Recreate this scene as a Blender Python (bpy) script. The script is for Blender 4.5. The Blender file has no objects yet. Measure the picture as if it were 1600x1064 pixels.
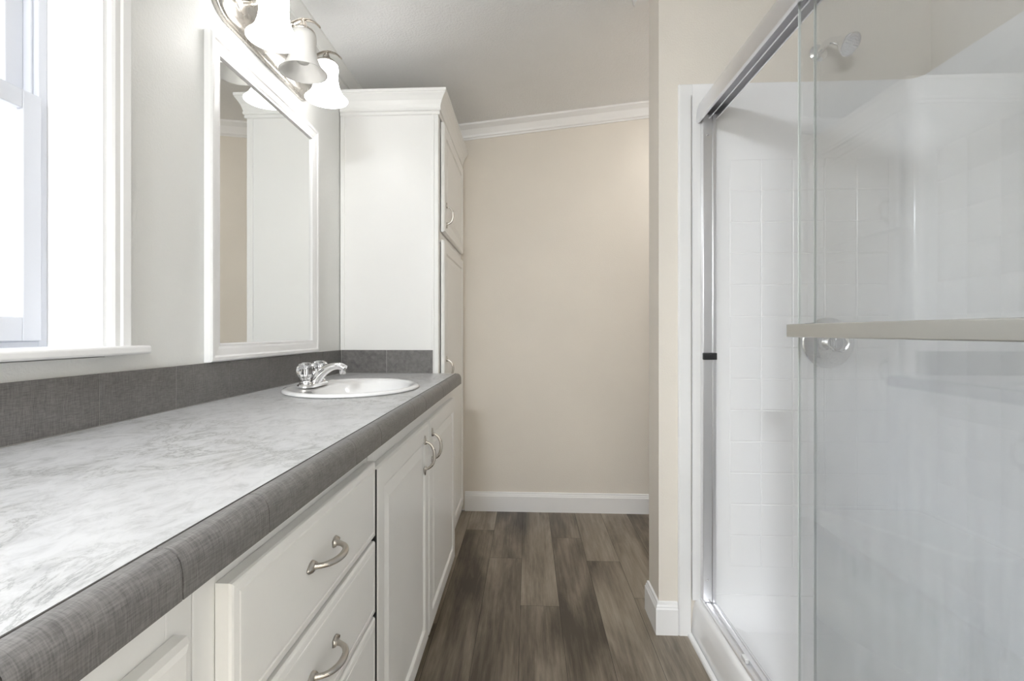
import bpy, bmesh, math, random
from mathutils import Vector, Matrix
random.seed(4)
PI = math.pi
C = bpy.context.scene.collection
sc = bpy.context.scene

# ------------------------------------------------------------------ camera
cam_d = bpy.data.cameras.new('camera'); cam = bpy.data.objects.new('camera', cam_d); C.objects.link(cam)
cam.location = (0, 0, 1.05)
cam.rotation_euler = (PI/2, 0, math.atan(.05))
cam_d.sensor_width = 36; cam_d.lens = 776/1600*36
cam_d.shift_x = 13.8/1600; cam_d.shift_y = -14/1600
cam_d.clip_start = .02
sc.camera = cam
# ------------------------------------------------------------------ world, exposure
w = bpy.data.worlds.new('world'); sc.world = w; w.use_nodes = True
w.node_tree.nodes['Background'].inputs[0].default_value = (.86, .93, 1, 1)
w.node_tree.nodes['Background'].inputs[1].default_value = 1.6
sc.view_settings.view_transform = 'Standard'; sc.view_settings.look = 'None'
sc.view_settings.gamma = 1; sc.view_settings.use_curve_mapping = False
sc.view_settings.exposure = 1.34
sc.cycles.max_bounces = 14; sc.cycles.diffuse_bounces = 8; sc.cycles.glossy_bounces = 6
sc.cycles.transmission_bounces = 8; sc.cycles.transparent_max_bounces = 16
sc.cycles.caustics_reflective = False; sc.cycles.caustics_refractive = False
sc.cycles.sample_clamp_indirect = 6
E_WINDOW, E_SHADE, E_FILL, E_FILL2 = 0.41, 3.2, 98.0, 10.0

# ------------------------------------------------------------------ helpers
def M_(name): 
    m = bpy.data.materials.new(name); m.use_nodes = True
    nt = m.node_tree; return m, nt, nt.nodes['Principled BSDF']
def N(nt, t, **kw):
    n = nt.nodes.new(t)
    for k, v in kw.items(): setattr(n, k, v)
    return n
def L(nt, a, b): nt.links.new(a, b)
def ramp(nt, stops, interp='LINEAR'):
    r = N(nt, 'ShaderNodeValToRGB'); r.color_ramp.interpolation = interp
    e = r.color_ramp.elements
    while len(e) < len(stops): e.new(.5)
    for i, (p, c) in enumerate(stops):
        e[i].position = p; e[i].color = (c[0], c[1], c[2], 1) if hasattr(c, '__len__') else (c, c, c, 1)
    return r
def coords(nt, scale=(1, 1, 1), rot=(0, 0, 0)):
    tc = N(nt, 'ShaderNodeTexCoord'); mp = N(nt, 'ShaderNodeMapping')
    mp.inputs['Scale'].default_value = scale; mp.inputs['Rotation'].default_value = rot
    L(nt, tc.outputs['Object'], mp.inputs['Vector']); return mp.outputs['Vector']
def noise(nt, vec, scale, detail=3, rough=.5, dist=0):
    n = N(nt, 'ShaderNodeTexNoise'); n.inputs['Scale'].default_value = scale
    n.inputs['Detail'].default_value = detail; n.inputs['Roughness'].default_value = rough
    n.inputs['Distortion'].default_value = dist; L(nt, vec, n.inputs['Vector']); return n
def bump(nt, bs, h, strength, dist):
    b = N(nt, 'ShaderNodeBump'); b.inputs['Strength'].default_value = strength
    b.inputs['Distance'].default_value = dist; L(nt, h, b.inputs['Height']); L(nt, b.outputs[0], bs.inputs['Normal']); return b
def paint(name, col, rough=.5, bscale=0, bstr=.3, bdist=.002, var=.02, spec=.5):
    m, nt, bs = M_(name)
    v = coords(nt)
    n = noise(nt, v, 3, 3)
    r = ramp(nt, [(.3, [c*(1-var) for c in col]), (.7, [min(1, c*(1+var)) for c in col])])
    L(nt, n.outputs['Fac'], r.inputs[0]); L(nt, r.outputs[0], bs.inputs['Base Color'])
    bs.inputs['Roughness'].default_value = rough; bs.inputs['Specular IOR Level'].default_value = spec
    if bscale:
        n2 = noise(nt, v, bscale, 4, .55); rr = ramp(nt, [(.4, 0), (.62, 1)])
        L(nt, n2.outputs['Fac'], rr.inputs[0]); bump(nt, bs, rr.outputs[0], bstr, bdist)
    return m
def metal(name, col, rough, var=.06):
    m, nt, bs = M_(name); bs.inputs['Metallic'].default_value = 1
    bs.inputs['Base Color'].default_value = (*col, 1)
    n = noise(nt, coords(nt), 40, 2); mr = N(nt, 'ShaderNodeMapRange')
    mr.inputs['To Min'].default_value = max(.02, rough-var); mr.inputs['To Max'].default_value = rough+var
    L(nt, n.outputs['Fac'], mr.inputs['Value']); L(nt, mr.outputs[0], bs.inputs['Roughness'])
    return m
MAT = {}
MAT['wall'] = paint('cream_wall_paint', (.75, .705, .64), .55, 180, .22, .0009)
MAT['wall_left'] = paint('lit_wall_paint', (.76, .765, .75), .5, 190, .28, .0009)  # left wall's stronger light put into a whiter tone of the wall paint
MAT['ceiling'] = paint('textured_ceiling', (.86, .865, .87), .8, 110, .5, .0022)
MAT['trim'] = paint('white_trim_paint', (.83, .83, .835), .3)
MAT['cab'] = paint('white_cabinet_finish', (.86, .86, .85), .33, 0, var=.01)
MAT['vinyl'] = paint('white_vinyl', (.66, .68, .74), .35)
MAT['fiberglass'] = paint('white_gelcoat', (.89, .89, .90), .16, var=.008)
MAT['porcelain'] = paint('white_porcelain', (.86, .86, .865), .06, var=.005)
MAT['grout'] = paint('light_grout', (.42, .41, .39), .8)
MAT['dark_grout'] = paint('dark_grout', (.05, .045, .04), .8)
MAT['nickel'] = metal('brushed_nickel', (.56, .53, .49), .28)
MAT['chrome'] = metal('polished_chrome', (.86, .86, .87), .07, .03)
MAT['alu'] = metal('satin_aluminium', (.86, .86, .88), .34, .05)
MAT['bar'] = metal('satin_nickel_bar', (.72, .73, .72), .36, .05)
MAT['edge'] = paint('polished_glass_edge', (.80, .84, .82), .12)
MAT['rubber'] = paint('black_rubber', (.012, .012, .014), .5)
MAT['dark'] = paint('dark_gap', (.03, .028, .025), .8)

def mirror_mat():
    m, nt, bs = M_('mirror_silver'); bs.inputs['Metallic'].default_value = 1
    bs.inputs['Base Color'].default_value = (.86, .87, .86, 1); bs.inputs['Roughness'].default_value = .015; return m
MAT['mirror'] = mirror_mat()

def emit(name, col, s, base=(.9, .9, .9), tex=False):
    m, nt, bs = M_(name); bs.inputs['Base Color'].default_value = (*base, 1)
    bs.inputs['Emission Color'].default_value = (*col, 1); bs.inputs['Emission Strength'].default_value = s
    bs.inputs['Roughness'].default_value = .3
    if tex:
        v = coords(nt); n = noise(nt, v, 260, 3, .6)
        r = ramp(nt, [(.35, (.80, .82, .86)), (.6, (1, 1, 1))]); L(nt, n.outputs['Fac'], r.inputs[0]); L(nt, r.outputs[0], bs.inputs['Emission Color'])
        bump(nt, bs, n.outputs['Fac'], .8, .004)
    return m
MAT['lit'] = emit('lit_frosted_glass', (1, .99, .975), E_SHADE)
MAT['unlit'] = emit('unlit_frosted_glass', (1, .97, .93), .0, (.78, .775, .76))
def frosted():
    nt = MAT['unlit'].node_tree; bs = nt.nodes['Principled BSDF']; bs.inputs['Roughness'].default_value = .25
    tl = N(nt, 'ShaderNodeBsdfTranslucent'); tl.inputs[0].default_value = (.92, .915, .90, 1)
    mx = N(nt, 'ShaderNodeMixShader'); mx.inputs[0].default_value = .5
    L(nt, bs.outputs[0], mx.inputs[1]); L(nt, tl.outputs[0], mx.inputs[2]); L(nt, mx.outputs[0], nt.nodes['Material Output'].inputs['Surface'])
frosted()
MAT['fill_dome'] = emit('added_fill_dome', (.905, .955, 1), E_FILL)
MAT['fill_dome2'] = emit('added_alcove_fill_dome', (1, .975, .94), E_FILL2)
MAT['pane'] = emit('obscure_window_glass', (.97, .985, 1), E_WINDOW, tex=True)

def crystal():
    m, nt, bs = M_('clear_acrylic'); bs.inputs['Transmission Weight'].default_value = 1
    bs.inputs['Roughness'].default_value = .02; bs.inputs['IOR'].default_value = 1.49
    bs.inputs['Base Color'].default_value = (.97, .98, 1, 1); return m
MAT['crystal'] = crystal()

def shower_glass():
    m = bpy.data.materials.new('shower_glass'); m.use_nodes = True; nt = m.node_tree
    nt.nodes.remove(nt.nodes['Principled BSDF']); out = nt.nodes['Material Output']
    tr = N(nt, 'ShaderNodeBsdfTransparent'); tr.inputs[0].default_value = (.986, .99, .99, 1)
    gl = N(nt, 'ShaderNodeBsdfGlossy'); gl.inputs['Roughness'].default_value = .012
    fr = N(nt, 'ShaderNodeFresnel'); ge = N(nt, 'ShaderNodeNewGeometry')   # thin pane: the same reflectance on both faces
    io = N(nt, 'ShaderNodeMapRange'); io.inputs['To Min'].default_value = 1.6; io.inputs['To Max'].default_value = 1/1.6
    L(nt, ge.outputs['Backfacing'], io.inputs['Value']); L(nt, io.outputs[0], fr.inputs[0])
    mx = N(nt, 'ShaderNodeMixShader')
    L(nt, fr.outputs[0], mx.inputs[0]); L(nt, tr.outputs[0], mx.inputs[1]); L(nt, gl.outputs[0], mx.inputs[2])
    # dried soap film, streaked downwards, mostly on the lower part
    df = N(nt, 'ShaderNodeBsdfDiffuse'); df.inputs[0].default_value = (.76, .80, .86, 1)
    v = coords(nt, (1, 1, .10)); n1 = noise(nt, v, 34, 5, .65)
    v2 = coords(nt, (1, 1, .5)); n2 = noise(nt, v2, 5, 3, .5, .6)
    r1 = ramp(nt, [(.3, 0), (.75, 1)]); L(nt, n1.outputs['Fac'], r1.inputs[0])
    r2 = ramp(nt, [(.35, 0), (.7, 1)]); L(nt, n2.outputs['Fac'], r2.inputs[0])
    tc = N(nt, 'ShaderNodeTexCoord'); sp = N(nt, 'ShaderNodeSeparateXYZ'); L(nt, tc.outputs['Object'], sp.inputs[0])
    mr = N(nt, 'ShaderNodeMapRange', interpolation_type='SMOOTHSTEP'); mr.inputs['From Min'].default_value = 1.25; mr.inputs['From Max'].default_value = .75
    mr.inputs['To Min'].default_value = .02; mr.inputs['To Max'].default_value = .165
    L(nt, sp.outputs['Z'], mr.inputs['Value'])
    a = N(nt, 'ShaderNodeMath', operation='MULTIPLY'); L(nt, r1.outputs[0], a.inputs[0]); L(nt, r2.outputs[0], a.inputs[1])
    b = N(nt, 'ShaderNodeMath', operation='MULTIPLY_ADD'); L(nt, a.outputs[0], b.inputs[0]); b.inputs[1].default_value = .9; b.inputs[2].default_value = .75
    c = N(nt, 'ShaderNodeMath', operation='MULTIPLY'); L(nt, b.outputs[0], c.inputs[0]); L(nt, mr.outputs[0], c.inputs[1])
    mx2 = N(nt, 'ShaderNodeMixShader'); L(nt, c.outputs[0], mx2.inputs[0]); L(nt, mx.outputs[0], mx2.inputs[1]); L(nt, df.outputs[0], mx2.inputs[2])
    L(nt, mx2.outputs[0], out.inputs['Surface']); return m
MAT['glass'] = shower_glass()

def linen(name, dark, light):
    m, nt, bs = M_(name)
    va = coords(nt, (1, .09, 1)); vb = coords(nt, (.09, 1, .09)); vc = coords(nt, (1, 1, .09))
    na = noise(nt, va, 700, 3, .6); nb = noise(nt, vb, 700, 3, .6)   # weft along Y / warp across
    nl = noise(nt, coords(nt), 30, 4, .6)
    ad = N(nt, 'ShaderNodeMath', operation='ADD'); L(nt, na.outputs['Fac'], ad.inputs[0]); L(nt, nb.outputs['Fac'], ad.inputs[1])
    ad2 = N(nt, 'ShaderNodeMath', operation='MULTIPLY_ADD'); L(nt, nl.outputs['Fac'], ad2.inputs[0]); ad2.inputs[1].default_value = .35; L(nt, ad.outputs[0], ad2.inputs[2])
    mu = N(nt, 'ShaderNodeMath', operation='MULTIPLY'); L(nt, ad2.outputs[0], mu.inputs[0]); mu.inputs[1].default_value = .43
    r = ramp(nt, [(.38, dark), (.62, light)]); L(nt, mu.outputs[0], r.inputs[0]); L(nt, r.outputs[0], bs.inputs['Base Color'])
    bs.inputs['Roughness'].default_value = .38; bump(nt, bs, mu.outputs[0], .25, .001); return m
MAT['linen'] = linen('grey_linen_tile', (.095, .090, .088), (.205, .197, .192))

def laminate():
    m, nt, bs = M_('marble_look_laminate')
    v = coords(nt, (1.45, .95, 1), (0, 0, .62))
    n1 = noise(nt, v, 7, 12, .70, .9)
    n2 = noise(nt, v, 30, 10, .72, .7)
    n3 = noise(nt, coords(nt), 4, 4, .55)
    s = N(nt, 'ShaderNodeMath', operation='SUBTRACT'); L(nt, n1.outputs['Fac'], s.inputs[0]); s.inputs[1].default_value = .5
    ab = N(nt, 'ShaderNodeMath', operation='ABSOLUTE'); L(nt, s.outputs[0], ab.inputs[0])
    rv = ramp(nt, [(0, (.22, .22, .22)), (.006, (.36, .36, .36)), (.022, (.48, .48, .48)), (.08, (.53, .53, .54))]); L(nt, ab.outputs[0], rv.inputs[0])
    r2 = ramp(nt, [(.32, (.55, .55, .55)), (.45, (.85, .85, .85)), (.56, (1, 1, 1))]); L(nt, n2.outputs['Fac'], r2.inputs[0])
    r3 = ramp(nt, [(.36, .0), (.54, 1.)]); L(nt, n3.outputs['Fac'], r3.inputs[0])
    mixv = N(nt, 'ShaderNodeMix', data_type='RGBA'); L(nt, r3.outputs[0], mixv.inputs[0]); mixv.inputs[6].default_value = (.54, .54, .55, 1); L(nt, rv.outputs[0], mixv.inputs[7])
    mx = N(nt, 'ShaderNodeMix', data_type='RGBA', blend_type='MULTIPLY'); mx.inputs[0].default_value = .7
    L(nt, mixv.outputs[2], mx.inputs[6]); L(nt, r2.outputs[0], mx.inputs[7]); L(nt, mx.outputs[2], bs.inputs['Base Color'])
    bs.inputs['Roughness'].default_value = .3; return m
MAT['laminate'] = laminate()

def wood():
    m, nt, bs = M_('grey_brown_vinyl_plank')
    at = N(nt, 'ShaderNodeAttribute', attribute_name='plank')
    tc = N(nt, 'ShaderNodeTexCoord'); ad = N(nt, 'ShaderNodeVectorMath', operation='ADD')
    sc_ = N(nt, 'ShaderNodeVectorMath', operation='SCALE'); sc_.inputs['Scale'].default_value = 17
    L(nt, at.outputs['Color'], sc_.inputs[0]); L(nt, tc.outputs['Object'], ad.inputs[0]); L(nt, sc_.outputs[0], ad.inputs[1])
    def mp(s):
        q = N(nt, 'ShaderNodeMapping'); q.inputs['Scale'].default_value = s; L(nt, ad.outputs[0], q.inputs[0]); return q.outputs[0]
    broad = noise(nt, mp((1, .20, 1)), 7.5, 5, .55, .5)
    grain = noise(nt, mp((1, .05, 1)), 95, 8, .72, .35)
    ring = N(nt, 'ShaderNodeTexWave', wave_type='BANDS', bands_direction='X'); ring.inputs['Scale'].default_value = 9
    ring.inputs['Distortion'].default_value = 9; ring.inputs['Detail'].default_value = 3; ring.inputs['Detail Scale'].default_value = 1.2
    L(nt, mp((1, .16, 1)), ring.inputs['Vector'])
    f1 = N(nt, 'ShaderNodeMath', operation='MULTIPLY_ADD'); L(nt, grain.outputs['Fac'], f1.inputs[0]); f1.inputs[1].default_value = .46
    f2 = N(nt, 'ShaderNodeMath', operation='MULTIPLY_ADD'); L(nt, ring.outputs['Fac'], f2.inputs[0]); f2.inputs[1].default_value = .035
    L(nt, broad.outputs['Fac'], f2.inputs[2]); L(nt, f2.outputs[0], f1.inputs[2])
    sp = N(nt, 'ShaderNodeSeparateColor'); L(nt, at.outputs['Color'], sp.inputs[0])
    f3 = N(nt, 'ShaderNodeMath', operation='MULTIPLY_ADD'); L(nt, sp.outputs[2], f3.inputs[0]); f3.inputs[1].default_value = .20; L(nt, f1.outputs[0], f3.inputs[2])
    mr = N(nt, 'ShaderNodeMapRange'); mr.inputs['From Min'].default_value = .52; mr.inputs['From Max'].default_value = 1.16; L(nt, f3.outputs[0], mr.inputs['Value'])
    r = ramp(nt, [(.18, (.050, .038, .027)), (.40, (.125, .100, .073)), (.58, (.200, .167, .128)), (.88, (.32, .275, .22))])
    L(nt, mr.outputs[0], r.inputs[0]); L(nt, r.outputs[0], bs.inputs['Base Color'])
    bs.inputs['Roughness'].default_value = .42; bump(nt, bs, grain.outputs['Fac'], .15, .001); return m
MAT['wood'] = wood()

# ---- mesh helpers
def box(bm, x0, x1, y0, y1, z0, z1, mi=0):
    vs = [bm.verts.new(p) for p in ((x0,y0,z0),(x1,y0,z0),(x1,y1,z0),(x0,y1,z0),(x0,y0,z1),(x1,y0,z1),(x1,y1,z1),(x0,y1,z1))]
    for f in ((0,3,2,1),(4,5,6,7),(0,1,5,4),(1,2,6,5),(2,3,7,6),(3,0,4,7)):
        fc = bm.faces.new([vs[i] for i in f]); fc.material_index = mi
def obj(name, bm, mats, parent=None, smooth=False, bevel=0, segs=2, loc=None, recalc=True):
    if recalc: bmesh.ops.recalc_face_normals(bm, faces=bm.faces)
    me = bpy.data.meshes.new(name); bm.to_mesh(me); bm.free()
    if not isinstance(mats, (list, tuple)): mats = [mats]
    for m in mats: me.materials.append(MAT[m])
    if smooth:
        for p in me.polygons: p.use_smooth = True
    o = bpy.data.objects.new(name, me); C.objects.link(o)
    if parent is not None:
        o.parent = parent
    if loc: o.location = loc
    if bevel:
        md = o.modifiers.new('bevel', 'BEVEL'); md.width = bevel; md.segments = segs; md.limit_method = 'ANGLE'; md.angle_limit = .6
        md.harden_normals = False
    if smooth == 'auto' or bevel:
        for p in me.polygons: p.use_smooth = True
        try: me.set_sharp_from_angle(angle=.6)
        except Exception: pass
    return o
def thing(name, label, cat, group=None, loc=(0, 0, 0)):
    o = bpy.data.objects.new(name, None); C.objects.link(o); o.location = loc; o.empty_display_size = .05
    o['label'] = label; o['category'] = cat
    if group: o['group'] = group
    return o
def tag(o, label, cat, group=None):
    o['label'] = label; o['category'] = cat
    if group: o['group'] = group
    return o
def struct(o, label=None):
    o['kind'] = 'structure'
    if label: o['label'] = label
    return o
def sempty(name, label=None):
    o = bpy.data.objects.new(name, None); C.objects.link(o); o.empty_display_size = .05; return struct(o, label)
def base_at(root, children_loc):
    """put an empty at the thing's base: children meshes are in world coordinates, so counter-shift them"""
    v = Vector(children_loc); root.location = v
    for ch in root.children: ch.location = Vector(ch.location) - v
def bridge(bm, r0, r1, closed=True, mi=0):
    n = len(r0)
    for i in range(n if closed else n-1):
        j = (i+1) % n
        f = bm.faces.new((r0[i], r0[j], r1[j], r1[i])); f.material_index = mi
def rect_loft(bm, y0, y1, z0, z1, prof, cap=True, capstart=True, sx=1):
    """panel in the YZ plane; prof = [(inset, x), ...] from the back edge inwards"""
    prev = None
    for ins, x in prof:
        r = [bm.verts.new(p) for p in ((x, y0+ins, z0+ins), (x, y1-ins, z0+ins), (x, y1-ins, z1-ins), (x, y0+ins, z1-ins))]
        if prev: bridge(bm, prev, r)
        elif capstart: bm.faces.new(r)
        prev = r
    if cap: bm.faces.new(prev)
def tube(bm, pts, radii, n=12, cap=True, squash=None):
    pts = [Vector(p) for p in pts]; prev = None; up = None
    if not hasattr(radii, '__len__'): radii = [radii]*len(pts)
    rings = []
    for i, p in enumerate(pts):
        t = (pts[min(i+1, len(pts)-1)] - pts[max(i-1, 0)]).normalized()
        if up is None:
            up = Vector((0, 0, 1)) if abs(t.z) < .9 else Vector((1, 0, 0))
        a = t.cross(up).normalized(); up = a.cross(t).normalized()
        sa, sb = (1, 1) if squash is None else squash
        r = [bm.verts.new(p + (a*math.cos(2*PI*k/n)*sa + up*math.sin(2*PI*k/n)*sb)*radii[i]) for k in range(n)]
        if rings: bridge(bm, rings[-1], r)
        rings.append(r)
    if cap: bm.faces.new(rings[0]); bm.faces.new(rings[-1][::-1])
def lathe(bm, prof, n=32, origin=(0, 0, 0), axis='Z', capb=False, capt=False):
    o = Vector(origin); prev = None
    for r, h in prof:
        ring = []
        for k in range(n):
            c, s = math.cos(2*PI*k/n)*r, math.sin(2*PI*k/n)*r
            p = {'Z': (c, s, h), 'Y': (c, h, s), 'X': (h, c, s)}[axis]
            ring.append(bm.verts.new(o + Vector(p)))
        if prev: bridge(bm, prev, ring)
        elif capb: bm.faces.new(ring)
        prev = ring
    if capt: bm.faces.new(prev)
def spline(pts, n=8):
    P = [Vector(p) for p in pts]; out = []
    for i in range(len(P)-1):
        p0, p1, p2, p3 = P[max(i-1, 0)], P[i], P[i+1], P[min(i+2, len(P)-1)]
        for k in range(n):
            t = k/n; out.append(.5*((2*p1)+(-p0+p2)*t+(2*p0-5*p1+4*p2-p3)*t*t+(-p0+3*p1-3*p2+p3)*t**3))
    out.append(P[-1]); return out
def sweep(bm, stations, cap=True):
    """stations: lists of points (same count) joined into an open-profile band, ends capped"""
    rs = [[bm.verts.new(p) for p in s] for s in stations]
    for a, b in zip(rs, rs[1:]): bridge(bm, a, b, True)
    if cap: bm.faces.new(rs[0]); bm.faces.new(rs[-1])

# ------------------------------------------------------------------ room dimensions (metres)
XL, YF, YB = -.83, 2.905, -2.3          # left wall, far wall, wall behind the camera
YS, XS = 1.755, .455                    # partition: near face, free end
XW = .60                                # right wall (behind the shower's near end)
def ceil_z(x): return 2.25 + .1035*(x+.391)

# floor: planks, each with its own tone
bm = bmesh.new(); lay = bm.loops.layers.float_color.new('plank')
PW = .149; joints = {-2: .55, -1: 2.62, 0: 2.30, 1: 1.905, 2: 2.54, 3: 2.29, 4: 1.98, 5: 2.33}
for k in range(-6, 14):
    x0 = -.327 + (k+1)*PW; x1 = x0+PW
    off = joints.get(k, random.random()*1.2) % 1.22
    y = -1.22*3 + off
    while y < YF:
        a, b = max(y, YB), min(y+1.22, YF)
        if b > a:
            xa, xb = max(x0, XL-.02), min(x1, 1.6)
            if xb > xa:
                g = .0006
                f = bm.faces.new([bm.verts.new(p) for p in ((xa+g, a+g, 0), (xb-g, a+g, 0), (xb-g, b-g, 0), (xa+g, b-g, 0))])
                col = (random.random(), random.random(), random.random(), 1)
                for lp in f.loops: lp[lay] = col
        y += 1.22
nb = len(bm.faces)
box(bm, XL-.1, 1.6, YB, YF, -.06, -.0008, 1)
struct(obj('floor', bm, ['wood', 'dark']), 'grey brown wood-look vinyl plank floor')

# walls
def wallbox(name, *b, mat='wall'):
    bm = bmesh.new(); box(bm, *b); return struct(obj(name, bm, mat))
WY0, WY1, WZ0, WZ1 = .19, .935, 1.02, 1.985       # window opening
bm = bmesh.new()
box(bm, XL-.14, XL, YB, WY0, 0, 2.5); box(bm, XL-.14, XL, WY1, YF+.1, 0, 2.5)
box(bm, XL-.14, XL, WY0, WY1, 0, WZ0-.02); box(bm, XL-.14, XL, WY0, WY1, WZ1, 2.5)
struct(obj('wall_left', bm, 'wall_left'))
wallbox('wall_back', XL, 1.6, YF, YF+.1, 0, 2.6)
wallbox('wall_front', XL-.14, 1.6, YB-.1, YB, 0, 2.6)
wallbox('wall_right', XW, XW+.1, YB, .235, 0, 2.6)
wallbox('wall_shower', 1.366, 1.466, .235, YS, 0, 2.6)
wallbox('wall_shower_near', XW+.1, 1.366, .135, .235, 0, 2.6)
wallbox('wall_partition', XS, 1.5, YS, YS+.14, 0, 2.6)
wallbox('wall_alcove', 1.5, 1.6, YS, YF, 0, 2.6)
bm = bmesh.new()
xa, xb = XL-.14, 1.6
v = [bm.verts.new(p) for p in ((xa,YB-.1,ceil_z(xa)),(xb,YB-.1,ceil_z(xb)),(xb,YF+.1,ceil_z(xb)),(xa,YF+.1,ceil_z(xa)),
                               (xa,YB-.1,2.75),(xb,YB-.1,2.75),(xb,YF+.1,2.75),(xa,YF+.1,2.75))]
for f in ((0,3,2,1),(4,5,6,7),(0,1,5,4),(1,2,6,5),(2,3,7,6),(3,0,4,7)): bm.faces.new([v[i] for i in f])
struct(obj('ceiling', bm, 'ceiling'))

# baseboards
BBP = [(0, 0), (.013, 0), (.013, .088), (.010, .093), (.010, .097), (.007, .102), (.006, .110), (0, .1125)]
bm = bmesh.new(); sweep(bm, [[(x, YF-d, z) for d, z in BBP] for x in (-.37, 1.5)])
struct(obj('baseboard_back', bm, 'trim'))
bm = bmesh.new()
path = lambda d, z: [(.99, YS+.14+d, z), (XS-d, YS+.14+d, z), (XS-d, YS-d, z), (.518, YS-d, z)]
P_ = [path(d, z) for d, z in BBP]; sweep(bm, [[p[i] for p in P_] for i in range(4)])
struct(obj('baseboard_partition', bm, 'trim'))
bm = bmesh.new(); sweep(bm, [[(XW-d, y, z) for d, z in BBP] for y in (YB, .23)]); struct(obj('baseboard_right', bm, 'trim'))

# crown along the far wall following the sloped ceiling
CR = [(0, -.082), (.008, -.082), (.010, -.074), (.016, -.070), (.018, -.060), (.030, -.030), (.046, -.014), (.050, -.010), (.052, .004), (0, .004)]
bm = bmesh.new(); sweep(bm, [[(x, YF-d, ceil_z(x)+h) for d, h in CR] for x in (XL, 1.5)])
struct(obj('trim_1', bm, 'trim'), 'white crown moulding along the far wall')
bm = bmesh.new(); sweep(bm, [[(XL, y, 2.17), (XL+.010, y, 2.17), (XL+.038, y, 2.20), (XL+.040, y, ceil_z(XL+.04)+.003), (XL, y, ceil_z(XL)+.003)] for y in (YB, YF)])
struct(obj('trim_2', bm, 'wall_left'), 'narrow cove strip where the left wall meets the ceiling')

# ------------------------------------------------------------------ window
wd = sempty('window_1', 'white vinyl double-hung window with obscure glass above the counter')
bm = bmesh.new()   # jamb liners + outer vinyl frame
XO = XL-.12
T = .006
box(bm, XO, XL+.001, WY1-T, WY1+.004, WZ0, WZ1); box(bm, XO, XL+.001, WY0-.004, WY0+T, WZ0, WZ1); box(bm, XO, XL+.001, WY0+T, WY1-T, WZ1-T, WZ1+.004)
obj('jamb_liner', bm, 'trim', wd)
def ring(bm, y0, y1, z0, z1, wl, wr, wb, wt, x0, x1):
    box(bm, x0, x1, y0, y0+wl, z0, z1); box(bm, x0, x1, y1-wr, y1, z0, z1)
    box(bm, x0, x1, y0+wl, y1-wr, z0, z0+wb); box(bm, x0, x1, y0+wl, y1-wr, z1-wt, z1)
F0, F1, G0, G1 = WY0+T, WY1-T, WZ0, WZ1-T
bm = bmesh.new()
ring(bm, F0, F1, G0, G1, .018, .018, .012, .02, XL-.14, XL-.112)
ring(bm, F0+.018, F1-.018, G0+.012, G1-.02, .006, .006, .006, .01, XL-.14, XL-.122)
obj('window_frame', bm, 'vinyl', wd, bevel=.0015)
ZM = 1.475
bm = bmesh.new(); ring(bm, F0+.018, F1-.018, G0+.012, ZM+.025, .036, .036, .045, .036, XL-.133, XL-.105)
so = obj('lower_sash', bm, 'vinyl', wd, bevel=.002)
bm = bmesh.new(); box(bm, XL-.124, XL-.118, F0+.05, F1-.05, G0+.05, ZM-.008); obj('window_pane', bm, 'pane', so)
bm = bmesh.new(); ring(bm, F0+.024, F1-.024, ZM-.01, G1-.03, .034, .034, .03, .03, XL-.16, XL-.136)
su = obj('upper_sash', bm, 'vinyl', wd, bevel=.002)
bm = bmesh.new(); box(bm, XL-.152, XL-.146, F0+.056, F1-.056, ZM+.018, G1-.058); obj('window_pane', bm, 'pane', su)
# casing
bm = bmesh.new()
CP = [(0, 0), (0, .010), (.006, .013), (.018, .013), (.022, .016), (.040, .017), (.044, .013), (.044, 0)]
i0, i1, zt = WY0, WY1+.004, WZ1+.004
sweep(bm, [[(XL+h, i0-d, WZ0) for d, h in CP], [(XL+h, i0-d, zt+d) for d, h in CP], [(XL+h, i1+d, zt+d) for d, h in CP], [(XL+h, i1+d, WZ0) for d, h in CP]])
obj('casing', bm, 'trim', wd)
bm = bmesh.new()
outl = [(XL-.112, WY0+.001), (XL-.112, WY1-.001), (XL+.001, WY1-.001), (XL+.001, 1.006), (XL+.042, 1.006), (XL+.042, WY0-.075), (XL+.001, WY0-.075), (XL+.001, WY0+.001)]
lo = [bm.verts.new((x, y, 1.0035)) for x, y in outl]; hi = [bm.verts.new((x, y, 1.021)) for x, y in outl]
bridge(bm, lo, hi); bm.faces.new(lo); bm.faces.new(hi)
obj('window_sill', bm, 'trim', wd, bevel=.005, segs=3)

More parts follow.
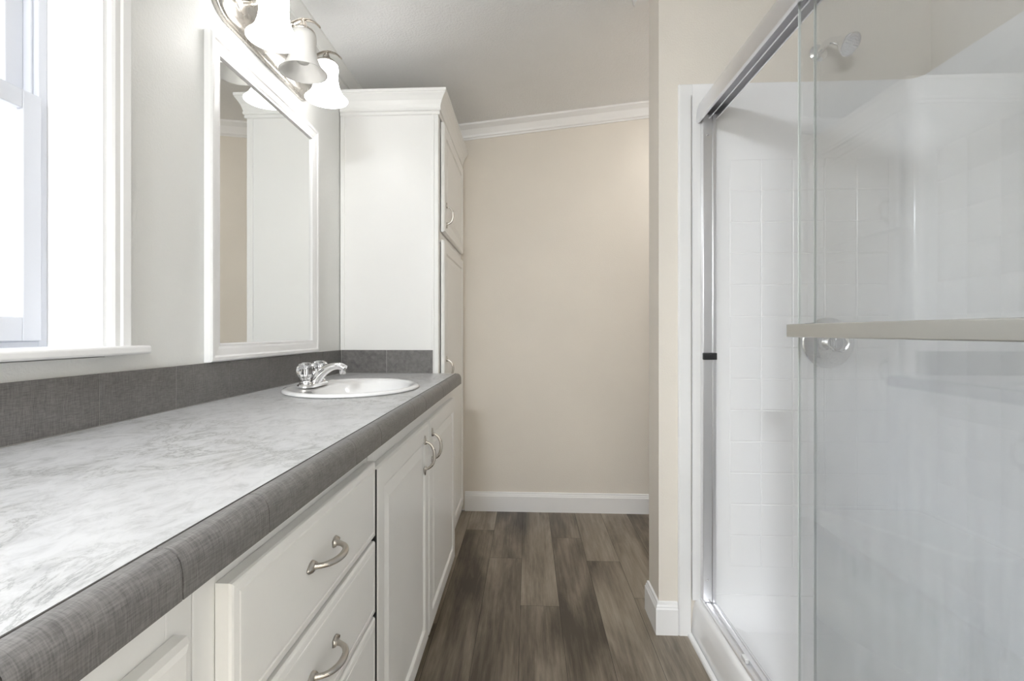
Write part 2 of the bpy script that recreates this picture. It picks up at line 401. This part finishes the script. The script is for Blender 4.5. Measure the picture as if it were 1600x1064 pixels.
# ------------------------------------------------------------------ cabinets
FX = -.33       # face-frame plane
DX = -.31       # door front plane
def handle_mesh(axis):
    """arched pull with leaf-shaped feet; runs along Y or Z, projects to +X, origin on the door face at its middle"""
    bm = bmesh.new()
    pts = [(.004, -.040), (.012, -.0375), (.021, -.030), (.028, -.016), (.030, 0), (.028, .016), (.021, .030), (.012, .0375), (.004, .040)]
    pts = spline([(a, b, 0) for a, b in pts], 5)
    n = len(pts); rad = [.0036 + .0016*math.sin(PI*i/(n-1))**2 + .0016*(abs(i/(n-1)-.5)*2)**6 for i in range(n)]
    tube(bm, [(p[0], p[1], 0) if axis == 'Y' else (p[0], 0, p[1]) for p in pts], rad, 12)
    for s in (-1, 1):      # foot: flattened, pointed leaf
        rings = []
        for k in range(9):
            t = k/8; a = s*(.033 + .026*t); wd_ = .0105*math.sin(PI*min(1, .12+t*.86))**.7*(1-.25*t)
            th = .0035+.003*(1-t)
            row = []
            for q in range(10):
                an = 2*PI*q/10; l = math.cos(an)*wd_; h = max(0, math.sin(an))*th
                row.append(bm.verts.new((h, a, l) if axis == 'Y' else (h, l, a)))
            rings.append(row)
        for a, b in zip(rings, rings[1:]): bridge(bm, a, b)
        bm.faces.new(rings[0]); bm.faces.new(rings[-1])
    bmesh.ops.recalc_face_normals(bm, faces=bm.faces)
    me = bpy.data.meshes.new('handle'); bm.to_mesh(me); bm.free(); me.materials.append(MAT['nickel'])
    for p in me.polygons: p.use_smooth = True
    return me
HM = {'Y': handle_mesh('Y'), 'Z': handle_mesh('Z')}
def handle(parent, axis, x, y, z):
    o = bpy.data.objects.new('handle', HM[axis]); C.objects.link(o); o.parent = parent; o.location = (x, y, z)
    return o
def door(parent, y0, y1, z0, z1, xb=FX+.001, xf=DX, hy=None, hz=None):
    bm = bmesh.new(); d = xf
    rect_loft(bm, y0, y1, z0, z1, [(0, xb), (0, d-.006), (.004, d-.001), (.010, d), (.050, d), (.053, d-.0015), (.056, d-.0075), (.061, d-.0075), (.084, d-.0012), (.086, d-.0004)])
    o = obj('door', bm, 'cab', parent)
    if hy is not None: handle(o, 'Z', d, hy, hz)
    return o
def drawer(parent, y0, y1, z0, z1, xb=FX+.001, xf=DX, hy=None, name='drawer'):
    bm = bmesh.new(); d = xf
    rect_loft(bm, y0, y1, z0, z1, [(0, xb), (0, d-.0045), (.0015, d-.002), (.004, d-.0008), (.0125, d), (.0136, d-.0022), (.0156, d-.0002), (.02, d)])
    o = obj(name, bm, 'cab', parent)
    if hy is not None: handle(o, 'Y', d, hy, (z0+z1)/2+.004)
    return o
def base_body(parent, y0, y1, z1=.824, back=XL+.004):
    bm = bmesh.new(); t = .016
    box(bm, back, FX-.018, y0, y0+t, .075, z1); box(bm, back, FX-.018, y1-t, y1, .075, z1)
    box(bm, back, FX-.018, y0+t, y1-t, .075, .091); box(bm, back, back+.006, y0+t, y1-t, .091, z1)
    obj('body', bm, 'cab', parent)
    bm = bmesh.new(); ring(bm, y0, y1, .075, z1, .035, .035, .03, .07, FX-.018, FX); obj('face_frame', bm, 'cab', parent, bevel=.001)
    bm = bmesh.new(); box(bm, FX-.078, FX-.062, y0, y1, .0, .075); obj('toe_kick', bm, 'cab', parent)
# near (left) unit
u = thing('vanity_cabinet', 'white vanity base unit nearest the camera, only a door corner in view', 'cabinet')
base_body(u, -.32, .472); door(u, -.29, .446, .092, .768); base_at(u, (-.58, .08, 0))
# drawer unit
u = thing('drawer_cabinet', 'white vanity unit with a stack of drawers and arched nickel pulls', 'cabinet')
base_body(u, .474, 1.0022)
for za, zb, h in ((.632, .785, 1), (.476, .622, 1), (.322, .467, 1), (.092, .313, 1)):
    drawer(u, .507, 1.0005, za, zb, hy=.740)
base_at(u, (-.58, .74, 0))
# sink unit
u = thing('sink_cabinet', 'white double-door vanity base unit under the oval sink', 'cabinet')
base_body(u, 1.0068, 2.125)
door(u, 1.0085, 1.541, .090, .769, hy=1.478, hz=.678); door(u, 1.549, 2.105, .090, .769, hy=1.590, hz=.680)
bm = bmesh.new(); box(bm, -.334, -.3108, 1.0040, 1.0083, .09, .766); obj('gap_shade_strip', bm, 'rubber', u)  # black strip added as the dark shade of the gap beside the drawers
base_at(u, (-.58, 1.56, 0))

# tall linen cabinet
TY, TX = 2.155, -.392
t_ = thing('linen_cabinet', 'tall white linen cabinet with crown top at the end of the counter', 'cabinet')
bm = bmesh.new(); box(bm, XL+.003, TX-.018, TY, YF-.003, .06, 2.03); obj('body', bm, 'cab', t_, bevel=.001)
bm = bmesh.new(); box(bm, XL+.003, XL+.022, TY-.004, TY+.002, .869, 2.01); box(bm, TX-.030, TX-.018, TY-.004, TY+.002, .871, 2.01); obj('corner_strip', bm, 'cab', t_, bevel=.0012)
bm = bmesh.new(); ring(bm, TY-.001, YF-.003, .06, 2.03, .045, .045, .03, .03, TX-.018, TX); box(bm, TX-.018, TX, TY+.04, YF-.05, 1.45, 1.50)
obj('face_frame', bm, 'cab', t_, bevel=.001)
bm = bmesh.new(); box(bm, XL+.003, TX+.004, TY, YF-.016, 0, .06); obj('plinth', bm, 'cab', t_)
door(t_, TY+.050, 2.855, 1.497, 1.988, xb=TX+.003, xf=TX+.020, hy=TY+.10, hz=1.580)
door(t_, TY+.050, 2.855, .050, 1.460, xb=TX+.003, xf=TX+.020, hy=TY+.10, hz=.880)
bm = bmesh.new()
TC = [(0, 1.998), (.005, 1.998), (.008, 2.001), (.008, 2.009), (.006, 2.012), (.011, 2.014), (.013, 2.017), (.013, 2.024), (.011, 2.027), (.014, 2.040), (.020, 2.056), (.029, 2.071), (.037, 2.081), (.037, 2.085), (.040, 2.087), (.040, 2.099), (-.02, 2.099), (-.02, 2.000)]
sweep(bm, [[(XL+.003, TY-d, z) for d, z in TC], [(TX+d, TY-d, z) for d, z in TC], [(TX+d, YF-.003, z) for d, z in TC]])
obj('crown', bm, 'cab', t_)
base_at(t_, (-.6, 2.5, 0))

# ------------------------------------------------------------------ countertop with nosing and backsplash
ct = thing('countertop', 'long grey marble-look laminate counter with grey linen tile edge', 'countertop')
CZ, CB = .868, .828
SX, SY, SA, SB = -.555, 1.560, .205, .245            # sink centre and rim half-axes
bm = bmesh.new()
x0, x1, y0, y1 = XL+.002, -.312, -.34, TY-.006
ya, yb = SY-.29, SY+.29
ha, hb = SA-.022, SB-.022
cxm = SX
def castrect(t):
    dx, dy = math.cos(t), math.sin(t); ks = []
    if dx > 1e-9: ks.append((x1-cxm)/dx)
    if dx < -1e-9: ks.append((x0-cxm)/dx)
    if dy > 1e-9: ks.append((yb-SY)/dy)
    if dy < -1e-9: ks.append((ya-SY)/dy)
    k = min(ks); return (cxm+dx*k, SY+dy*k)
ts = [2*PI*k/72 for k in range(72)] + [math.atan2(y-SY, x-cxm) % (2*PI) for x in (x0, x1) for y in (ya, yb)]
ts = sorted(set(round(t, 6) for t in ts))
inn, out, ib, ob = [], [], [], []
for t in ts:
    dx, dy = math.cos(t), math.sin(t); k = 1/math.sqrt((dx/ha)**2+(dy/hb)**2); p = (cxm+dx*k, SY+dy*k); q = castrect(t)
    inn.append(bm.verts.new((*p, CZ))); out.append(bm.verts.new((*q, CZ))); ib.append(bm.verts.new((*p, CB))); ob.append(bm.verts.new((*q, CB)))
bridge(bm, inn, out); bridge(bm, ib, ob); bridge(bm, inn, ib)
for (a, b) in ((y0, ya), (yb, y1)):
    for z in (CZ, CB): bm.faces.new([bm.verts.new(p) for p in ((x0, a, z), (x1, a, z), (x1, b, z), (x0, b, z))])
for (p, q) in (((x0, y0), (x0, y1)), ((x1, y0), (x1, y1)), ((x0, y0), (x1, y0)), ((x0, y1), (x1, y1))):
    bm.faces.new([bm.verts.new(r) for r in ((*p, CB), (*q, CB), (*q, CZ), (*p, CZ))])
bmesh.ops.remove_doubles(bm, verts=bm.verts, dist=1e-5)
obj('laminate_top', bm, 'laminate', ct)
# nosing
NP = [(-.3115, CZ+.0005), (-.304, CZ+.0010), (-.2985, CZ-.0005), (-.2935, CZ-.0045), (-.2900, CZ-.0105), (-.2882, CZ-.018), (-.2878, CZ-.028), (-.2878, .8255), (-.3290, .8255), (-.3290, .8275), (-.3115, .8275)]
gs = [-.34, -.16, -.02, .12, .260, .401, .540, .822, .964, 1.251, 1.395, 1.68, 1.82, 2.131]
bm = bmesh.new()
for a, b in zip(gs, gs[1:]):
    sweep(bm, [[(x, y, z) for x, z in NP] for y in (a+.0008, b-.0008)])
obj('edge_nosing', bm, 'linen', ct, smooth='auto')
bm = bmesh.new(); sweep(bm, [[(x-.0012 if x > -.31 else x, y, z-.0012 if z > .86 else z+.0008) for x, z in NP] for y in (-.339, 2.130)])
obj('nosing_grout', bm, 'dark_grout', ct)
# seam line between top and nosing
bm = bmesh.new(); box(bm, -.3134, -.3114, -.34, 2.131, CZ-.002, CZ+.0009); obj('edge_seam', bm, 'dark_grout', ct)
# backsplash
bm = bmesh.new(); gy = [-.33, -.122, .086, .294, .502, .705, .912, 1.120, 1.326, 1.533, 1.741, 1.950, TY-.014]
ZB0, ZB1 = CZ+.002, .969
for a, b in zip(gy, gy[1:]): box(bm, XL+.003, XL+.011, a+.0011, b-.0011, ZB0, ZB1)
obj('backsplash', bm, 'linen', ct, bevel=.0008)
bm = bmesh.new(); box(bm, XL+.002, XL+.0096, -.33, TY-.006, CZ+.0002, ZB1-.0005); obj('backsplash_grout', bm, 'grout', ct)
bm = bmesh.new(); box(bm, XL+.0125, -.6185, TY-.014, TY-.0055, ZB0, ZB1); box(bm, -.6163, -.415, TY-.014, TY-.0055, ZB0, ZB1)
obj('side_splash', bm, 'linen', ct, bevel=.0008)
bm = bmesh.new(); box(bm, XL+.003, -.4155, TY-.0125, TY-.0050, CZ+.0002, ZB1-.0005); obj('side_splash_grout', bm, 'grout', ct)
base_at(ct, (-.57, .9, CB))

# ------------------------------------------------------------------ sink
sk = thing('bathroom_sink', 'oval white drop-in sink in the marble-look counter', 'sink')
bm = bmesh.new()
def ell(ox, a, b, z, n=64): return [bm.verts.new((SX+ox+a*math.cos(2*PI*k/n), SY+b*math.sin(2*PI*k/n), z)) for k in range(n)]
prof = [(0, SA-.03, SB-.03, CZ-.02), (0, SA-.024, SB-.024, CZ+.001), (0, SA-.004, SB-.004, CZ+.0008), (0, SA, SB, CZ+.004), (0, SA-.004, SB-.004, CZ+.0095), (0, SA-.014, SB-.014, CZ+.0115),
        (0, SA-.022, SB-.022, CZ+.010), (.012, SA-.040, SB-.032, CZ+.0075), (.030, SA-.062, SB-.040, CZ+.004), (.033, SA-.068, SB-.047, CZ-.004),
        (.035, SA-.080, SB-.065, CZ-.045), (.036, SA-.105, SB-.100, CZ-.095), (.036, SA-.145, SB-.155, CZ-.125), (.036, .025, .025, CZ-.132)]
prev = None
for p in prof:
    r = ell(*p)
    if prev: bridge(bm, prev, r)
    prev = r
obj('basin', bm, 'porcelain', sk, smooth=True)
bm = bmesh.new(); lathe(bm, [(.026, .001), (.026, .003), (.018, .004), (.016, -.001), (.0, -.001)], 24, (SX+.036, SY, CZ-.133)); obj('drain', bm, 'chrome', sk, smooth='auto')
base_at(sk, (SX, SY, CZ))

# ------------------------------------------------------------------ faucet
fa = thing('faucet', 'chrome two-handle faucet with clear faceted knobs on the sink rim', 'faucet')
FXc, FYc, FZ = -.688, 1.56, CZ+.0085
bm = bmesh.new()
def stadium(hx, hy, z, n=10):
    pts = []
    for s, c in ((1, 1), (-1, -1)):
        for k in range(n+1):
            a = -PI/2 + PI*k/n if s > 0 else PI/2 + PI*k/n
            pts.append((FXc+hx*math.sin(a)*1.0 if False else FXc - hx*math.sin(a)*(1), FYc + s*(hy-hx) + (hx*math.cos(a)), z))
    return [bm.verts.new(p) for p in pts]
prev = None
for hx, hy, z in ((.026, .080, FZ), (.026, .080, FZ+.006), (.023, .077, FZ+.010), (.016, .070, FZ+.012)):
    r = stadium(hx, hy, z)
    if prev: bridge(bm, prev, r)
    else: bm.faces.new(r)
    prev = r
bm.faces.new(prev)
obj('base_plate', bm, 'chrome', fa, smooth='auto')
bm = bmesh.new()
pts = spline([(FXc+.002, FYc, FZ+.006), (FXc+.014, FYc, FZ+.024), (FXc+.034, FYc, FZ+.045), (FXc+.060, FYc, FZ+.060), (FXc+.086, FYc, FZ+.063), (FXc+.104, FYc, FZ+.055)], 6)
n = len(pts); tube(bm, pts, [.021-.008*min(1, i/(n-1)*1.4) for i in range(n)], 18, squash=(1.15, .85))
lathe(bm, [(.0, .0), (.0095, .0), (.0105, .004), (.0105, .018)], 16, (FXc+.096, FYc, FZ+.038))
obj('spout', bm, 'chrome', fa, smooth='auto')
for s in (-1, 1):
    ky = FYc+s*.052
    bm = bmesh.new(); lathe(bm, [(.020, .0), (.019, .006), (.012, .010), (.010, .016)], 20, (FXc, ky, FZ+.009), capt=True)
    st = obj('valve_collar', bm, 'chrome', fa, smooth='auto')
    bm = bmesh.new(); lathe(bm, [(.0115, .0), (.016, .007), (.0262, .022), (.0285, .033), (.0262, .045), (.019, .054), (.011, .057)], 10, (FXc, ky, FZ+.020), capb=True, capt=True)
    kn = obj('knob', bm, 'crystal', fa)
    bm = bmesh.new(); lathe(bm, [(.005, .0), (.005, .030), (.010, .036), (.010, .040)], 14, (FXc, ky, FZ+.026), capb=True, capt=True)
    obj('knob_core', bm, 'chrome', kn, smooth='auto')
base_at(fa, (FXc, FYc, FZ))

# ------------------------------------------------------------------ mirror
mi = thing('wall_mirror', 'rectangular mirror in a white moulded frame above the backsplash', 'mirror')
my0, my1, mz0, mz1 = 1.232, 1.889, .9705, 1.826
bm = bmesh.new()
rect_loft(bm, my0, my1, mz0, mz1, [(0, XL+.001), (0, XL+.018), (.004, XL+.022), (.012, XL+.022), (.017, XL+.019), (.034, XL+.017), (.040, XL+.015), (.045, XL+.015), (.0485, XL+.008)], cap=False)
obj('frame', bm, 'trim', mi)
bm = bmesh.new(); box(bm, XL+.003, XL+.008, my0+.044, my1-.044, mz0+.044, mz1-.044); obj('mirror_glass', bm, 'mirror', mi)
base_at(mi, (XL, (my0+my1)/2, mz0))

# ------------------------------------------------------------------ vanity light
vl = thing('vanity_light', 'three-shade brushed nickel vanity light on the wall above the mirror', 'light')
LY, LZ0, LZ1 = 1.542, 1.893, 2.057
bm = bmesh.new()
def plate(off, x, n=14):
    r = (LZ1-LZ0)/2-off; pts = []
    zc = (LZ0+LZ1)/2; hy = .298-off-r
    for k in range(n+1): a = -PI/2+PI*k/n; pts.append((x, LY+hy+r*math.cos(a), zc+r*math.sin(a)))
    for k in range(n+1): a = PI/2+PI*k/n; pts.append((x, LY-hy+r*math.cos(a), zc+r*math.sin(a)))
    return [bm.verts.new(p) for p in pts]
prev = None
for off, x in ((0, XL+.001), (0, XL+.010), (.003, XL+.013), (.007, XL+.013), (.009, XL+.011), (.012, XL+.016), (.018, XL+.022), (.024, XL+.024)):
    r = plate(off, x)
    if prev: bridge(bm, prev, r)
    else: bm.faces.new(r)
    prev = r
bm.faces.new(prev); obj('backplate', bm, 'nickel', vl, smooth='auto')
SHX = -.712
for i, sy in enumerate((LY-.182, LY, LY+.182)):
    zc = (LZ0+LZ1)/2
    bm = bmesh.new()
    lathe(bm, [(.030, .0), (.028, .006), (.012, .012), (.008, .030), (.010, .036), (.0, .038)], 20, (XL+.022, sy, zc), axis='X')
    zp = zc; zc = 1.996
    pts = spline([(XL+.050, sy, zp), (XL+.062, sy, zp-.002), (XL+.074, sy, zp+.006), (SHX-.040, sy, zc+.020), (SHX-.034, sy, zc+.030)], 6)
    tube(bm, pts, [.0065]*len(pts), 10)
    a = obj('arm', bm, 'nickel', vl, smooth='auto')
    bm = bmesh.new()   # bowed strap over the cap
    q = [(SHX-.048, sy, zc+.018), (SHX-.032, sy, zc+.033), (SHX, sy, zc+.043), (SHX+.032, sy, zc+.036), (SHX+.052, sy, zc+.020)]
    pts = spline(q, 5); tube(bm, pts, [.010]*len(pts), 10, squash=(1, .30)); obj('strap', bm, 'nickel', a, smooth='auto')
    bm = bmesh.new(); lathe(bm, [(.005, .042), (.008, .036), (.012, .026), (.020, .014), (.033, .008), (.037, .002), (.034, -.002)], 24, (SHX, sy, zc), capb=True, capt=True)
    obj('shade_holder', bm, 'nickel', a, smooth='auto')
    bm = bmesh.new()
    pr = [(.034, .002), (.039, -.004), (.0405, -.018), (.039, -.038), (.0395, -.056), (.043, -.076), (.050, -.096), (.060, -.112), (.069, -.121), (.073, -.125)]
    lathe(bm, pr + [(r-.004, h+.001) for r, h in pr[::-1]], 40, (SHX, sy, zc))
    s = obj('lamp_shade', bm, 'unlit' if i == 1 else 'lit', vl, smooth=True)
    s['label'] = 'unlit middle frosted glass bell shade' if i == 1 else 'glowing white frosted glass bell shade'
    bm = bmesh.new(); lathe(bm, [(.0, -.098), (.016, -.094), (.026, -.080), (.029, -.064), (.024, -.046), (.014, -.030), (.013, -.006)], 20, (SHX, sy, zc), capt=True)
    obj('bulb', bm, 'unlit' if i == 1 else 'lit', s, smooth=True)
base_at(vl, (XL, LY, LZ0))

# ------------------------------------------------------------------ ceiling lights
def fill_dome_light(x, y, r, label, mat='fill_dome'):
    z = ceil_z(x)
    t = thing('added_ceiling_light', label, 'light')
    rot = Matrix.Rotation(-math.atan(.1035), 4, 'Y')
    bm = bmesh.new(); lathe(bm, [(.06, 0), (.06, -.012), (.05, -.02), (.012, -.024), (.012, -.10), (.03, -.104), (r-.02, -.108), (r, -.114), (r, -.124), (r-.012, -.124)], 40, capb=True); o1 = obj('rim', bm, 'trim', t, smooth='auto')
    bm = bmesh.new(); lathe(bm, [(r-.012, -.114), (r-.004, -.128), (r*.8, -.155), (r*.5, -.176), (r*.2, -.185), (.001, -.186)], 40); o2 = obj('fill_dome', bm, mat, t, smooth=True)
    t.location = (x, y, z-.001); t.rotation_euler = (0, -math.atan(.1035), 0)
fill_dome_light(-.38, -1.30, .19, 'round white glass ceiling light added unseen behind the camera for fill')  # added lamp, never in view, raises the overall brightness
fill_dome_light(1.0, 2.40, .14, 'small round glass ceiling light added unseen behind the partition for fill', 'fill_dome2')  # added lamp hidden by the partition, brightens far wall and floor
bm = bmesh.new(); lathe(bm, [(.055, 0), (.055, -.012), (.048, -.024), (.02, -.028), (.001, -.028)], 32, capb=True)
o = obj('smoke_detector', bm, 'trim', smooth='auto'); o.location = (.455, 1.93, ceil_z(.455)-.001); o.rotation_euler = (0, -math.atan(.1035), 0)
tag(o, 'small round white detector on the ceiling at the top edge of the view', 'detector')

# ------------------------------------------------------------------ shower: surround, pan, trim
XD = .612      # middle of the sliding track
sh = thing('shower_stall', 'white moulded shower stall with square tile pattern and corner bench', 'shower stall')
YN = .262      # near end panel
XB = 1.315     # back panel face
def tile_grid(bm, us, vs, place):
    """raised square tiles; place(u, v, out) -> point"""
    g = .0028
    for ua, ub in zip(us, us[1:]):
        for va, vb in zip(vs, vs[1:]):
            r0 = [bm.verts.new(place(a, b, 0)) for a, b in ((ua, va), (ub, va), (ub, vb), (ua, vb))]
            r1 = [bm.verts.new(place(a, b, 0)) for a, b in ((ua+g*.35, va+g*.35), (ub-g*.35, va+g*.35), (ub-g*.35, vb-g*.35), (ua+g*.35, vb-g*.35))]
            r2 = [bm.verts.new(place(a, b, .0011)) for a, b in ((ua+g, va+g), (ub-g, va+g), (ub-g, vb-g), (ua+g, vb-g))]
            bridge(bm, r0, r1); bridge(bm, r1, r2); bm.faces.new(r2)
P = .1072
zs = [.138+P*k for k in range(1, 15)]
bm = bmesh.new()
YE = YS-.016
box(bm, .5655, XB+.03, YE, YS-.002, .125, 1.900)
tile_grid(bm, [.690+.1052*k for k in range(6)], zs, lambda a, b, o: (a, YE-.0004-o, b))
obj('end_panel', bm, 'fiberglass', sh)
bm = bmesh.new()
box(bm, XB, XB+.049, YN, YE, .125, 1.902)
tile_grid(bm, [YE-.075-P*k for k in range(12, -1, -1)], zs, lambda a, b, o: (XB-.0004-o, a, b))
# rounded inside corners (cove fillets)
for yc, s in ((YE, -1), (YN+.012, 1)):
    R = .045; arc = [(XB-R+R*math.sin(a), yc+s*(R-R*math.cos(a))) for a in [PI/2*k/8 for k in range(9)]] + [(XB+.002, yc-s*.0+.0)]
    sweep(bm, [[(x, y, z) for x, y in arc] for z in (.12, 1.90)])
obj('back_panel', bm, 'fiberglass', sh, smooth='auto')
bm = bmesh.new(); box(bm, .568, XB+.03, .237, YN, .02, 1.902)
tile_grid(bm, [.690+.1052*k for k in range(6)], zs, lambda a, b, o: (a, YN+.0004+o, b))
obj('end_panel', bm, 'fiberglass', sh)
# pan with curb
bm = bmesh.new()
PP = [(.5655, .0), (.566, .02), (.570, .075), (.576, .112), (.582, .124), (.590, .129), (.634, .129), (.640, .127), (.652, .112), (.668, .085), (.684, .073), (.72, .070), (1.28, .070), (1.30, .078), (1.316, .105), (1.318, .135), (1.36, .135), (1.36, 0)]
sweep(bm, [[(x, y, z) for x, z in PP] for y in (.237, YS-.003)])
obj('shower_pan', bm, 'fiberglass', sh, smooth='auto')
bm = bmesh.new()   # cove where the pan turns up to the end panel
PE = [(YE-.085, .0705), (YE-.06, .073), (YE-.03, .088), (YE-.012, .112), (YE-.003, .150), (YE+.002, .150), (YE+.002, .06), (YE-.085, .06)]
sweep(bm, [[(x, y, z) for y, z in PE] for x in (.640, 1.317)]); obj('pan_cove', bm, 'fiberglass', sh, smooth='auto')
# bench
bm = bmesh.new()
TB = [(.975, YE+.005), (.975, YE-.02), (1.045, 1.62), (1.150, 1.385), (1.165, 1.372), (1.317, 1.372), (1.317, YE+.005)]
BT = [(.965, YE+.005), (.965, YE-.02), (1.035, 1.615), (1.135, 1.37), (1.150, 1.360), (1.317, 1.360), (1.317, YE+.005)]
a = [bm.verts.new((x, y, .070)) for x, y in BT]; b = [bm.verts.new((x, y, .436)) for x, y in TB]
c = [bm.verts.new((x+(1.2-x)*.03, y+(1.55-y)*.03, .448)) for x, y in TB]; 
bridge(bm, a, b); bridge(bm, b, c); bm.faces.new(c)
obj('bench', bm, 'fiberglass', sh, bevel=.006, segs=3)
base_at(sh, (.95, 1.0, 0))

# white casing around the stall and floor strip
TP = [(0, .0), (0, .010), (.004, .013), (.040, .013), (.042, .010), (.042, 0)]
bm = bmesh.new()
sweep(bm, [[(.520+d, YS-h, .0) for d, h in TP], [(.520+d, YS-h, 1.904-d) for d, h in TP], [(.90, YS-h, 1.904-d) for d, h in TP]])
struct(obj('trim_3', bm, 'trim'), 'white casing around the shower opening')
bm = bmesh.new(); sweep(bm, [[(.562, y, 0), (.549, y, 0), (.5495, y, .007), (.553, y, .012), (.562, y, .0135)] for y in (.24, YS-.014)])
struct(obj('trim_4', bm, 'trim'), 'white strip between floor and shower curb')

# ------------------------------------------------------------------ shower doors
sd = thing('shower_door', 'chrome framed bypass sliding glass shower door with towel bar', 'shower door')
Y0, Y1 = YN+.002, YE-.002
bm = bmesh.new()
HP = [(.583, 1.766), (.5795, 1.768), (.5785, 1.785), (.581, 1.812), (.587, 1.832), (.594, 1.838), (.630, 1.838), (.636, 1.832), (.636, 1.766), (.632, 1.766), (.632, 1.805), (.614, 1.805), (.614, 1.770), (.610, 1.770), (.610, 1.805), (.588, 1.805), (.588, 1.766)]
sweep(bm, [[(x, y, z) for x, z in HP] for y in (Y0, Y1)]); obj('header', bm, 'alu', sd, smooth='auto')
bm = bmesh.new()
KP = [(.590, .1295), (.590, .137), (.593, .139), (.596, .139), (.597, .133), (.608, .133), (.609, .143), (.612, .143), (.613, .133), (.628, .133), (.629, .139), (.632, .139), (.634, .1295)]
sweep(bm, [[(x, y, z) for x, z in KP] for y in (Y0, Y1)]); tr = obj('bottom_track', bm, 'alu', sd)
bm = bmesh.new(); box(bm, .597, .6085, 1.40, 1.425, .133, .146); obj('door_guide', bm, 'trim', tr, bevel=.001)
for ya_, yb_, s in ((YE-.026, YE-.001, -1), (YN+.001, YN+.026, 1)):
    bm = bmesh.new()
    box(bm, .592, .6225, ya_, yb_, .134, 1.785); box(bm, .6225, .634, ya_+(.0 if s > 0 else -.004), yb_, .134, 1.785)
    j = obj('wall_jamb', bm, 'alu', sd, bevel=.0015)
    if s < 0:
        bm = bmesh.new(); box(bm, .590, .6345, ya_-.012, ya_+.002, .955, .978); obj('bumper', bm, 'rubber', j, bevel=.002)
        for z in (.21, .96+.0, 1.715):
            if z == .96: continue
            bm = bmesh.new(); lathe(bm, [(.004, 0), (.0036, -.0015), (.001, -.0022)], 12, (.607, ya_, z), axis='Y', capb=True, capt=True); obj('screw', bm, 'chrome', j, smooth='auto')
# glass panels (both slid to the near end)
for nm, xg, ya_, yb_ in (('outer', .599, .290, 1.128), ('inner', .6205, .275, 1.106)):
    bm = bmesh.new(); box(bm, xg-.0025, xg+.0025, ya_, yb_, .142, 1.800)
    g = obj('glass_panel', bm, 'glass', sd)
    bm = bmesh.new(); box(bm, xg-.0035, xg+.0035, ya_, yb_, 1.775, 1.803); obj('hanger_rail', bm, 'alu', g)
    bm = bmesh.new(); box(bm, xg-.0028, xg+.0028, yb_, yb_+.0014, .142, 1.775); obj('glass_edge', bm, 'edge', g)
    if nm == 'outer':
        bm = bmesh.new()
        bx = xg-.040
        box(bm, bx-.004, bx+.004, .330, 1.098, 1.038, 1.066)
        for yy in (.36, 1.080): box(bm, bx+.004, xg-.002, yy-.008, yy+.008, 1.046, 1.062)
        obj('towel_bar', bm, 'bar', g, bevel=.002)
        bm = bmesh.new(); box(bm, bx+.004, xg-.0026, 1.066, 1.070, 1.060, 1.066); box(bm, xg-.006, xg-.0026, 1.064, 1.096, 1.042, 1.0675); obj('bar_gasket', bm, 'rubber', g)
base_at(sd, (XD, 1.0, .13))

# ------------------------------------------------------------------ shower head and valve
hd = thing('wall_shower', 'chrome shower head on a bent arm high on the end wall', 'shower head')
hx, hz = .993, 2.003
bm = bmesh.new(); lathe(bm, [(.030, 0), (.029, -.004), (.020, -.009), (.010, -.012)], 28, (hx, YS, hz), axis='Y', capt=True, capb=True); obj('flange', bm, 'chrome', hd, smooth='auto')
bm = bmesh.new(); pts = spline([(hx, YS-.004, hz), (hx+.004, YS-.030, hz+.010), (hx+.010, YS-.060, hz+.010), (hx+.016, YS-.082, hz-.004)], 6); tube(bm, pts, [.0105]*len(pts), 14); obj('shower_arm', bm, 'chrome', hd, smooth='auto')
bm = bmesh.new(); lathe(bm, [(.010, .022), (.014, .014), (.013, .004), (.017, -.004), (.031, -.026), (.036, -.034), (.036, -.042), (.033, -.043), (.032, -.040)], 28, capb=True)
h = obj('spray_head', bm, 'chrome', hd, smooth='auto'); h.location = (hx+.020, YS-.092, hz-.012)
h.rotation_euler = Vector((-.30, .66, .60)).normalized().to_track_quat('Z', 'Y').to_euler()
bm = bmesh.new(); lathe(bm, [(.0325, -.0405), (.02, -.0445), (.0005, -.046)], 28)
for r_, k_ in ((.008, 6), (.016, 12), (.024, 18)):
    for q in range(k_): 
        a = 2*PI*q/k_; lathe(bm, [(.0016, -.0425), (.0014, -.0485), (.0002, -.049)], 6, (r_*math.cos(a), r_*math.sin(a), 0))
obj('nozzle_face', bm, 'alu', h, smooth='auto')
base_at(hd, (hx, YS, hz))
va = thing('shower_valve', 'round chrome shower valve with knob on the end wall behind the towel bar', 'shower valve')
vx, vz = 1.014, 1.012
bm = bmesh.new(); lathe(bm, [(.086, 0), (.085, -.005), (.076, -.010), (.068, -.0095), (.060, -.013), (.045, -.017), (.034, -.018)], 48, (vx, YE-.0015, vz), axis='Y', capt=True, capb=True); obj('escutcheon', bm, 'chrome', va, smooth='auto')
bm = bmesh.new(); lathe(bm, [(.022, -.018), (.022, -.035), (.019, -.038)], 24, (vx, YE-.0015, vz), axis='Y', capt=True); obj('valve_stem', bm, 'chrome', va, smooth='auto')
bm = bmesh.new(); lathe(bm, [(.016, -.0385), (.026, -.044), (.031, -.056), (.031, -.070), (.024, -.080), (.010, -.083)], 9, (vx, YE-.0015, vz), axis='Y', capt=True, capb=True); obj('knob', bm, 'crystal', va)
base_at(va, (vx, YE, vz))
